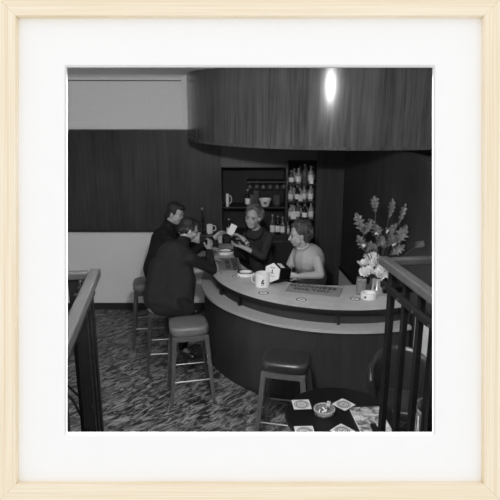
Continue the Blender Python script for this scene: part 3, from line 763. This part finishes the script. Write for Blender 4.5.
# curved ironwork at lower left
for k, (dx, lb) in enumerate(((0, 'thin curved iron rod nearest the left edge'), (.06, 'thin curved iron rod beside the left railing posts'))):
    root = empty('curved_rod', (-1.08+dx, 3.0, 0)); bm = bmesh.new()
    add_tube(bm, [(-.1, 0, 1.10), (.0, 0, .98), (.07, 0, .80), (.12, 0, .55), (.17, 0, .30), (.20, 0, 0)], .008, 8); link_bm('rod', bm, M['black'], root, smooth='auto'); tag(root, lb, 'rod')
# landing and steps at the viewer's feet (below the picture)
struct(box_obj('floor_landing', (0, .1, .97), (7.4, 3.5, .10), M['slab']))
for k in range(5):
    struct(box_obj('trim_%d' % (20+k), (0, 1.98+.25*k, (.86-.17*k)/2), (1.1, .25, .86-.17*k), M['darkwood']))

# ================================================================ PEOPLE
def bf(fwd, up):
    f = V(fwd).normalized(); u = V(up); l = u.cross(f).normalized(); u = f.cross(l).normalized()
    return Matrix((f, l, u)).transposed()       # local x fwd, y left, z up
def head_fill(c, R, s=1.0, female=False):
    c = V(c)
    P = lambda x, y, z: c+R @ (V((x, y, z))*s)
    def f(bm):
        add_ell(bm, P(-.012, 0, .028), (.092*s, .073*s, .088*s), R)           # cranium
        add_ell(bm, P(.022, 0, -.028), (.070*s, .060*s, .080*s), R)           # face
        add_ell(bm, P(.040, 0, -.085), (.038*s, .036*s, .026*s), R)           # chin
        add_capsule(bm, P(.02, .048, -.055), P(.045, .018, -.090), .018*s, .016*s)
        add_capsule(bm, P(.02, -.048, -.055), P(.045, -.018, -.090), .018*s, .016*s)
        add_ell(bm, P(.066, .034, -.028), (.022*s, .024*s, .020*s), R); add_ell(bm, P(.066, -.034, -.028), (.022*s, .024*s, .020*s), R)  # cheeks
        add_ell(bm, P(.074, 0, .022), (.016*s, .046*s, .012*s), R)            # brow
        add_capsule(bm, P(.084, 0, .012), P(.104, 0, -.028), .008*s, .013*s)  # nose
        add_ell(bm, P(.082, 0, -.056), (.014*s, .024*s, .009*s), R)           # lips
        for sg in (-1, 1): add_ell(bm, P(-.005, sg*.076, -.012), (.020*s, .008*s, .032*s), R)
    return f, P
def hand_fill(bm, wrist, d, nrm, s=1.0, curl=.5, side=1, spread=.12):
    """palm, four bent fingers and a thumb; d points to the fingers, nrm is the palm side"""
    d = V(d).normalized(); n = V(nrm); n = (n-d*n.dot(d)).normalized(); t = d.cross(n)*side     # t: towards the thumb
    w = V(wrist)
    add_capsule(bm, w-d*.01, w+d*.03*s, .024*s, .026*s)
    for u in (-.026, -.009, .009, .026):
        add_capsule(bm, w+d*.03*s+t*u*.7*s, w+d*.085*s+t*u*s, .014*s, .0125*s)
    for k, (u, L) in enumerate(((.028, .070), (.0095, .080), (-.0095, .074), (-.028, .058))):
        p = w+d*.088*s+t*u*s; dd = (d+t*u*spread*20).normalized(); ang = curl*.45
        for seg, fr in enumerate((.45, .32, .26)):
            v = dd*math.cos(ang)+n*math.sin(ang); q = p+v*L*fr*s
            add_capsule(bm, p, q, (.0095-.0008*seg)*s, (.0088-.0008*seg)*s, 8); p = q; ang += curl*.75
    p = w+d*.02*s+t*.024*s; q = p+(d*.55+t*.75+n*.25).normalized()*.042*s; r_ = q+(d*.85+t*.25+n*.45).normalized()*.032*s
    add_capsule(bm, p, q, .015*s, .012*s, 8); add_capsule(bm, q, r_, .0115*s, .0095*s, 8)

def face_bits(root, P, R, s, smile=False, lipmat='lip'):
    rl = -root.location
    for sg in (-1, 1):
        bm = bmesh.new(); add_ell(bm, P(.083, sg*.030, .004)+rl, (.007*s, .013*s, .0055*s), R, 10); link_bm('eye', bm, M['eye'], root, smooth=True)
        bm = bmesh.new(); add_capsule(bm, P(.086, sg*.014, .026)+rl, P(.080, sg*.046, .027)+rl, .0042*s, .003*s, 8); link_bm('eyebrow', bm, M['eye'], root, smooth=True)
    bm = bmesh.new(); add_ell(bm, P(.093, 0, -.056)+rl, (.006*s, .022*s, .0055*s), R, 10); m_ = link_bm('mouth', bm, M[lipmat], root, smooth=True)
    if smile:
        bm = bmesh.new(); add_ell(bm, P(.0975, 0, -.055)+rl, (.004*s, .017*s, .0035*s), R, 10); link_bm('teeth', bm, M['teeth'], root, smooth=True)

def person(name, x, y, J, label, coat, legs='suit', hair='hairdark', hairfill=None, fwd=(1, 0, 0), hup=(0, 0, 1), s=1.0, chest=.15, female=False, smile=False,
           sleeve=1.0, hands=None, hem=None, legs_r=1.0, collar=None, skirt=False, extras=None, coatvox=.011, lower=None):
    """J: joints in room coordinates"""
    root = empty(name, (x, y, 0)); R = bf(fwd, hup)
    hf, P = head_fill(J['head'], R, s, female)
    J = {k: V(v) for k, v in J.items()}
    tr = chest
    def body(bm):
        hf(bm)
        add_capsule(bm, J['neck'], P(-.012, 0, -.06), .054*s, .050*s)
        add_capsule(bm, J['pelvis'], J['waist'], tr*.80, tr*.70); add_capsule(bm, J['waist'], J['chest'], tr*.70, tr*.85); add_capsule(bm, J['chest'], J['neck'], tr*.70, .05)
        for sd in ('l', 'r'):
            add_capsule(bm, J['chest'], J['sh_'+sd], tr*.5, .045); add_capsule(bm, J['sh_'+sd], J['el_'+sd], .044, .034); add_capsule(bm, J['el_'+sd], J['wr_'+sd], .034, .024)
            add_capsule(bm, J['pelvis'], J['kn_'+sd], .07, .05); add_capsule(bm, J['kn_'+sd], J['an_'+sd], .045, .032); 
            f = (J['toe_'+sd]-J['an_'+sd]); add_capsule(bm, J['an_'+sd], J['toe_'+sd], .032, .022)
        for h in hands: hand_fill(bm, *h[0], **h[1])
    bo = blob('body', body, M['skin'], root, .0058, 3); bo['label'] = 'bare face, neck and hands'
    def coatf(bm):
        add_capsule(bm, J['pelvis'], J['waist'], tr*1.12, tr*.98); add_capsule(bm, J['waist'], J['chest'], tr*.98, tr*1.08); add_capsule(bm, J['chest'], (J['chest']+J['neck'])/2, tr*.95, tr*.6)
        if not female: add_capsule(bm, (J['chest']+J['neck'])/2, J['neck'], tr*.6, .058)
        for sd in ('l', 'r'):
            w = J['el_'+sd]+(J['wr_'+sd]-J['el_'+sd])*sleeve*.93
            k = .85 if female else 1.0
            add_capsule(bm, J['chest'], J['sh_'+sd], tr*.7, .070*k); add_capsule(bm, (J['chest']+J['neck'])/2, J['sh_'+sd], tr*.5, .062*k)
            add_capsule(bm, J['sh_'+sd], J['el_'+sd], .068*k, .054*k); add_capsule(bm, J['el_'+sd], w, .054*k, .040*k)
        if hem:
            for (a, b, r0, r1) in hem: add_capsule(bm, V(a), V(b), r0, r1)
    cn = 'jacket' if not female else ('jumper' if coat == 'knit' else 'dress')
    blob(cn, coatf, M[coat], root, coatvox, 4)
    if not skirt:
        def tf(bm):
            add_ell(bm, J['pelvis'], (tr*.98, tr*.98, tr*.8))
            for sd in ('l', 'r'):
                add_capsule(bm, J['pelvis']+(J['kn_'+sd]-J['pelvis'])*.1, J['kn_'+sd], .088, .064); add_capsule(bm, J['kn_'+sd], J['an_'+sd], .062, .045)
        blob('trousers', tf, M[legs], root, .013, 4)
    else:
        def sf(bm):
            add_capsule(bm, J['pelvis'], (J['kn_l']+J['kn_r'])/2+V((0, 0, -.03)), tr*.98, .155)
        blob('skirt', sf, M[legs], root, .014, 3)
    for sd in ('l', 'r'):
        def sh(bm):
            d = (J['toe_'+sd]-J['an_'+sd]); b = J['an_'+sd]; add_capsule(bm, b-V((0, 0, .035)), J['toe_'+sd]-V((0, 0, .0)), .043, .033); add_ell(bm, b-V((0, 0, .03)), (.045, .045, .045))
        blob('shoe', sh, M['shoe'], root, .009, 2)
    if hairfill: blob('hair', lambda bm: hairfill(bm, P, R, s), M[hair], root, .0065, 2)
    face_bits(root, P, R, s, smile)
    if collar:
        def cf(bm):
            n0 = J['neck']; dd = (P(-.012, 0, -.06)-n0).normalized(); F = frame_of(dd)
            for k in range(14):
                a = 2*PI*k/14; b = 2*PI*(k+1)/14; q = lambda t: n0+dd*.022+F @ V((math.cos(t), math.sin(t), 0))*.060
                add_capsule(bm, q(a), q(b), collar[1], collar[1], 8)
        blob('collar', cf, M[collar[0]], root, .006, 1)
    if extras: extras(root, J, P, R)
    tag(root, label, 'person'); return root

def man_hair(bm, P, R, s):
    add_ell(bm, P(-.030, 0, .050), (.088*s, .082*s, .080*s), R); add_ell(bm, P(.030, 0, .092), (.062*s, .058*s, .034*s), R); add_ell(bm, P(.062, .012, .086), (.034*s, .042*s, .024*s), R)
    add_ell(bm, P(-.060, 0, -.012), (.050*s, .066*s, .062*s), R)
    for sg in (-1, 1): add_ell(bm, P(.008, sg*.068, .030), (.030*s, .014*s, .036*s), R); add_ell(bm, P(-.03, sg*.066, .0), (.03*s, .016*s, .045*s), R)
def curls(seed, back=True, r=.030):
    def f(bm, P, R, s):
        rn = random.Random(seed)
        add_ell(bm, P(-.035, 0, .045), (.098*s, .090*s, .088*s), R)
        add_ell(bm, P(-.065, 0, -.02), (.055*s, .078*s, .070*s), R)
        for k in range(95):
            th = math.acos(1-1.72*rn.random()); ph = rn.uniform(-PI, PI)
            d = V((math.sin(th)*math.cos(ph), math.sin(th)*math.sin(ph), math.cos(th)))
            if d.x > .40 and d.z < .62: continue
            if d.x > .15 and d.z < .15: continue
            add_ell(bm, P(-.030+d.x*.098, d.y*.092, .035+d.z*.092), [r*s*rn.uniform(.6, 1.05)]*3, seg=8)
    return f

ZS = .86   # hip height above a stool seat
# farther man, on the stool by the wall
manA = person('person', -1.10, 6.02, dict(
    pelvis=(-1.05, 6.04, .885), waist=(-1.02, 6.06, 1.03), chest=(-.965, 6.10, 1.20), neck=(-.925, 6.14, 1.385), head=(-.85, 6.16, 1.508),
    sh_r=(-.93, 5.95, 1.275), el_r=(-.66, 5.98, 1.09), wr_r=(-.42, 6.08, 1.235),
    sh_l=(-.99, 6.30, 1.29), el_l=(-.76, 6.45, 1.06), wr_l=(-.52, 6.40, 1.04),
    kn_r=(-.72, 5.88, .80), an_r=(-.78, 5.84, .36), toe_r=(-.62, 5.84, .30), kn_l=(-.72, 6.20, .80), an_l=(-.80, 6.2, .36), toe_l=(-.64, 6.2, .30)),
    'dark-haired man in black jacket on the farther stool, facing right with arm outstretched', 'suit', legs='suit', hairfill=man_hair, fwd=(.90, -.36, -.32), hup=(.25, 0, .97), s=1.02, chest=.160,
    hands=[(((-.415, 6.082, 1.238), (.72, .12, .55), (0, -.5, -.5)), dict(curl=.55, side=1, s=1.0)), (((-.51, 6.40, 1.04), (.9, -.3, .0), (0, 0, -1)), dict(curl=.35, side=-1))],
    collar=('suit', .015))
# nearer man
manB = person('person', -.86, 5.38, dict(
    pelvis=(-.86, 5.36, .88), waist=(-.83, 5.38, 1.03), chest=(-.78, 5.44, 1.19), neck=(-.685, 5.55, 1.335), head=(-.64, 5.61, 1.45),
    sh_r=(-.60, 5.36, 1.205), el_r=(-.40, 5.60, 1.015), wr_r=(-.455, 5.86, 1.15),
    sh_l=(-.885, 5.62, 1.23), el_l=(-.68, 5.85, 1.02), wr_l=(-.50, 5.97, 1.02),
    kn_r=(-.60, 5.12, .76), an_r=(-.68, 5.10, .34), toe_r=(-.57, 5.02, .28), kn_l=(-.66, 5.66, .80), an_l=(-.74, 5.54, .36), toe_l=(-.64, 5.50, .29)),
    'man in charcoal jacket on the nearer stool, back turned, leaning over the bar', 'suit2', legs='suit', hairfill=man_hair, fwd=(.84, .30, -.42), hup=(.40, .1, .9), s=1.02, chest=.175,
    hands=[(((-.455, 5.862, 1.155), (.15, .35, .75), (-.5, .5, -.1)), dict(curl=.9, side=1, s=1.0)), (((-.49, 5.975, 1.02), (.9, .2, .05), (0, 0, -1)), dict(curl=.5, side=-1))],
    collar=('suit2', .015), hem=[((-.94, 5.32, .80), (-.76, 5.30, .77), .16, .16), ((-.94, 5.32, .80), (-.88, 5.38, 1.08), .155, .165), ((-.76, 5.30, .77), (-.74, 5.40, 1.05), .155, .16), ((-.92, 5.28, .74), (-.74, 5.26, .73), .12, .12), ((-.70, 5.25, .74), (-.70, 5.36, .98), .13, .15)],
    )
# fair-haired woman in dark dress taking the card
def w1_extra(root, J, P, R):
    rl = -root.location
    d = (J['wr_r']-J['el_r']).normalized(); F = frame_of(d)
    for k, (t, mt, nm) in enumerate(((.045, 'black', 'watch_strap'), (.105, 'steel', 'bracelet'))):
        bm = bmesh.new(); c = J['wr_r']-d*t+rl; n = 20
        add_tube(bm, [c+F @ V((.031*math.cos(2*PI*q/n), .031*math.sin(2*PI*q/n), 0)) for q in range(n+1)], .006, 6, cap=False); link_bm(nm, bm, M[mt], root, smooth=True)
w1 = person('person', .10, 6.34, dict(
    pelvis=(.14, 6.40, .88), waist=(.12, 6.36, 1.02), chest=(.10, 6.30, 1.19), neck=(.055, 6.24, 1.36), head=(.035, 6.165, 1.462),
    sh_r=(-.03, 6.26, 1.235), el_r=(.055, 6.02, 1.09), wr_r=(-.08, 6.08, 1.235),
    sh_l=(.225, 6.21, 1.225), el_l=(.15, 5.98, 1.05), wr_l=(-.08, 6.02, 1.15),
    kn_r=(.07, 6.40, .48), an_r=(.07, 6.46, .09), toe_r=(.03, 6.32, .035), kn_l=(.22, 6.40, .48), an_l=(.22, 6.46, .09), toe_l=(.18, 6.32, .035)),
    'smiling fair-haired woman in dark dress behind the bar, reaching for the card', 'dress', legs='dress', hair='hairfair', hairfill=curls(4, r=.026), fwd=(-.34, -.92, -.05), hup=(.12, 0, 1), s=1.08, chest=.138,
    female=True, smile=True, skirt=True, sleeve=.55,
    hands=[(((-.082, 6.08, 1.238), (-.80, .12, .45), (0, -.4, -.6)), dict(curl=.75, side=-1, s=.9)), (((-.085, 6.02, 1.155), (-.85, .2, .15), (0, 0, 1)), dict(curl=.5, side=1, s=.9))], extras=w1_extra)
# broad dark collar on the dress
def scarf(bm):
    pts = [(-.055, 6.19, 1.275), (-.03, 6.13, 1.235), (.045, 6.125, 1.205), (.12, 6.15, 1.225), (.155, 6.2, 1.285), (.13, 6.28, 1.325), (.05, 6.32, 1.335), (-.03, 6.27, 1.315), (-.055, 6.19, 1.275)]
    for a, b in zip(pts, pts[1:]): add_capsule(bm, V(a), V(b), .012, .012, 8)
blob('dress_collar', scarf, M['dresstrim'], w1, .008, 2)
# woman in grey jumper in profile
def w2_extra(root, J, P, R):
    rl = -root.location
    bm = bmesh.new(); F = frame_of((P(-.01, 0, -.06)-J['neck'])); n = 26; c = J['neck']+V((-.006, -.004, .012))+rl
    for q in range(n): a = 2*PI*q/n; add_ell(bm, c+F @ V((.060*math.cos(a), .060*math.sin(a), 0)), (.006, .006, .006), seg=8)
    link_bm('pearl_necklace', bm, M['white'], root, smooth=True)
    bm = bmesh.new(); add_ell(bm, P(.0, .085, -.048)+rl, (.008, .005, .008), R, 8); link_bm('earring', bm, M['white'], root, smooth=True)
w2 = person('person', .62, 5.72, dict(
    pelvis=(.68, 5.86, .84), waist=(.665, 5.80, .97), chest=(.635, 5.71, 1.10), neck=(.565, 5.65, 1.25), head=(.518, 5.63, 1.385),
    sh_l=(.70, 5.57, 1.13), el_l=(.735, 5.46, 1.00), wr_l=(.50, 5.42, 1.00),
    sh_r=(.52, 5.86, 1.14), el_r=(.42, 5.80, .96), wr_r=(.40, 5.58, .99),
    kn_l=(.60, 5.78, .46), an_l=(.62, 5.88, .09), toe_l=(.50, 5.86, .035), kn_r=(.62, 5.95, .46), an_r=(.62, 6.0, .09), toe_r=(.50, 5.98, .035)),
    'woman with dark curly hair in grey jumper behind the bar, in profile facing left', 'knit', legs='skirt', hair='haircurly', hairfill=curls(9, r=.036), fwd=(-.97, -.20, -.12), hup=(-.1, 0, 1), s=1.07, chest=.162,
    female=True, skirt=True, sleeve=.95,
    hands=[(((.493, 5.42, 1.003), (-.9, .0, .12), (.1, .8, -.2)), dict(curl=.6, side=1, s=.9)), (((.40, 5.575, .99), (-.3, -.9, .0), (0, 0, -1)), dict(curl=.5, side=-1, s=.9))], extras=w2_extra)
# the card passed over the bar
cd = empty('playing_card', (-.235, 6.14, 1.265), 0)
bm = bmesh.new(); add_box(bm, (0, 0, .065), (.074, .002, .128)); link_bm('card_sheet', bm, M['paper'], cd)
cd.rotation_euler = (math.radians(-20), math.radians(24), math.radians(-10))
cd.name = 'white_card'
tag(cd, 'white card held between the farther man and the fair-haired woman', 'card')

# ================================================================ FRAMED OPENING the bar is seen through
CAM = V((0, 0, 2.73)); PITCH = math.radians(15.0); F_PX = 550.0
fwdv = V((0, math.cos(PITCH), -math.sin(PITCH))); upv = V((0, math.sin(PITCH), math.cos(PITCH))); DF = 1.5
fr = empty('picture_frame', CAM+fwdv*DF)
fr.rotation_euler = (PI/2-PITCH, 0, 0)     # local x right, y up, z towards the viewer
k = DF/F_PX
def wood_pale(name, st):
    return wood(name, (.82, .68, .47), (.96, .88, .74), rough=.6, stretch=st, fine=3.0, blotch=.06, spec=.1)
mh = wood_pale('pale_pine_horizontal', (1.0, 150, 20)); mv = wood_pale('pale_pine_vertical', (150, 1.0, 20))
o_ = 252.5*k; i_ = 231.3*k
dep0, dep1 = -.010, .020
def frame_bar(poly, mat):
    bm = bmesh.new(); add_prism(bm, poly, dep0, dep1); link_bm('frame_moulding', bm, mat, fr, bevel=.0012)
frame_bar([(-o_, o_), (o_, o_), (i_, i_), (-i_, i_)], mh); frame_bar([(-o_, -o_), (o_, -o_), (i_, -i_), (-i_, -i_)], mh)
frame_bar([(-o_, -o_), (-i_, -i_), (-i_, i_), (-o_, o_)], mv); frame_bar([(o_, -o_), (i_, -i_), (i_, i_), (o_, o_)], mv)
# mat board with a bevelled window
x0, x1, y0, y1 = (64.5-250)*k, (435.3-250)*k, (250-435.0)*k, (250-64.8)*k
tb = .004
bm = bmesh.new()
q = i_+.004
outer = [(-q, -q), (q, -q), (q, q), (-q, q)]; inn = [(x0, y0), (x1, y0), (x1, y1), (x0, y1)]
vo = [bm.verts.new((a, b, 0)) for a, b in outer]; vi = [bm.verts.new((a, b, 0)) for a, b in inn]
wo = [bm.verts.new((a, b, -tb)) for a, b in outer]; wi = [bm.verts.new((a, b, -tb)) for a, b in inn]
for a in range(4):
    b = (a+1) % 4
    bm.faces.new((vo[a], vo[b], vi[b], vi[a])); bm.faces.new((wo[a], wo[b], wi[b], wi[a])); bm.faces.new((vo[a], vo[b], wo[b], wo[a])); bm.faces.new((vi[a], vi[b], wi[b], wi[a]))
o = link_bm('mat_board', bm, M['mat_board'], fr); o['label'] = 'white mat board'
bm = bmesh.new(); sc = (DF+.002)/DF; bwid = 2.1*k
v1 = [bm.verts.new((a, b, -.0002)) for a, b in inn]
inn2 = [((x0+bwid)*sc, (y0+bwid)*sc), ((x1-bwid)*sc, (y0+bwid)*sc), ((x1-bwid)*sc, (y1-bwid)*sc), ((x0+bwid)*sc, (y1-bwid)*sc)]
v2 = [bm.verts.new((a, b, -.002)) for a, b in inn2]; v3 = [bm.verts.new((a, b, -.009)) for a, b in inn2]; v4 = [bm.verts.new((a, b, -.009)) for a, b in inn]
for L1, L2 in ((v1, v2), (v2, v3), (v3, v4), (v4, v1)):
    for a in range(4): bm.faces.new((L1[a], L1[(a+1) % 4], L2[(a+1) % 4], L2[a]))
link_bm('window_bevel', bm, M['bevel'], fr)
tag(fr, 'pale pine picture frame with wide white mat round the bar scene', 'picture frame')
# wall the frame hangs in: thick white wall with a splayed opening behind the mat
def ray(px, py, d):
    return CAM + (fwdv + V((1, 0, 0))*((px-250)/F_PX) + upv*((250-py)/F_PX))*d
yw0, yw1 = 1.70, 1.78
def at_y(px, py, yy):
    r = ray(px, py, 1)-CAM; return CAM+r*(yy/r.y)
cs = [(58, 441), (442, 441), (442, 58), (58, 58)]
bm = bmesh.new()
RA = [bm.verts.new(ray(a, b, DF+.012)) for a, b in cs]          # behind the mat
RB = [bm.verts.new(at_y(a, b, yw0)) for a, b in cs]; RC = [bm.verts.new(at_y(a, b, yw1)) for a, b in cs]
OA = [bm.verts.new((x, yw0, z)) for x, z in ((-3.65, 1.02), (3.65, 1.02), (3.65, 3.2), (-3.65, 3.2))]
OC = [bm.verts.new((x, yw1, z)) for x, z in ((-3.65, 0), (3.65, 0), (3.65, 3.2), (-3.65, 3.2))]
for a in range(4):
    b = (a+1) % 4
    bm.faces.new((RB[a], RB[b], OA[b], OA[a])); bm.faces.new((RC[a], RC[b], OC[b], OC[a])); bm.faces.new((OA[a], OA[b], OC[b], OC[a])); bm.faces.new((RB[a], RB[b], RC[b], RC[a]))
struct(link_bm('wall_front', bm, M['outer_wall']))
# deep box joining the frame to the wall
bm = bmesh.new()
E1 = [bm.verts.new(ray(a, b, DF+.010)) for a, b in ((20, 478), (480, 478), (480, 20), (20, 20))]
G1 = [bm.verts.new(at_y(a, b, 1.72)) for a, b in cs]
F1 = [bm.verts.new(ray(a, b, DF+.0101)) for a, b in cs]
for a in range(4):
    b = (a+1) % 4; bm.faces.new((E1[a], E1[b], F1[b], F1[a])); bm.faces.new((F1[a], F1[b], G1[b], G1[a]))
o = link_bm('backing_box', bm, M['blackmatt'], fr); o.matrix_parent_inverse = fr.matrix_basis.inverted(); o['label'] = 'dark box joining the frame to the wall'

# ================================================================ LIGHT
def point(name, loc_, e, r):
    l = bpy.data.lights.new(name, 'POINT'); l.energy = e; l.shadow_soft_size = r; o = bpy.data.objects.new(name, l); o.location = loc_; COL.objects.link(o); return o
point('flash_lamp', (-.06, 1.98, 2.96), 245, .05)
l = bpy.data.lights.new('added_ceiling_fill', 'AREA'); l.energy = 6; l.shape = 'RECTANGLE'; l.size = 1.6; l.size_y = 1.2  # weak fill added under the ceiling to soften shadows, no fitting there
o = bpy.data.objects.new('added_ceiling_fill', l); o.location = (-1.2, 4.2, 3.04); COL.objects.link(o)

l = bpy.data.lights.new('added_wall_fill', 'AREA'); l.energy = 9; l.shape = 'RECTANGLE'; l.size = 1.0; l.size_y = .5  # unseen fill added at left to lift the ceiling and left wall
o = bpy.data.objects.new('added_wall_fill', l); o.location = (-2.6, 2.6, .9); o.rotation_euler = V((1.2, 4.5, 2.1)).to_track_quat('-Z', 'Y').to_euler(); COL.objects.link(o)
w = bpy.data.worlds.new('daylight'); scn.world = w; w.use_nodes = True
w.node_tree.nodes['Background'].inputs[0].default_value = (1, 1, 1, 1); w.node_tree.nodes['Background'].inputs[1].default_value = 1.07

cam = bpy.data.cameras.new('camera'); cam.sensor_width = 36; cam.sensor_height = 36; cam.lens = 36*F_PX/500; cam.clip_start = .05; cam.clip_end = 60
co = bpy.data.objects.new('camera', cam); COL.objects.link(co); co.location = CAM; co.rotation_euler = (PI/2-PITCH, 0, 0)
scn.camera = co
scn.view_settings.view_transform = 'Standard'; scn.view_settings.look = 'None'; scn.view_settings.exposure = 0; scn.view_settings.gamma = 1; scn.view_settings.use_curve_mapping = False
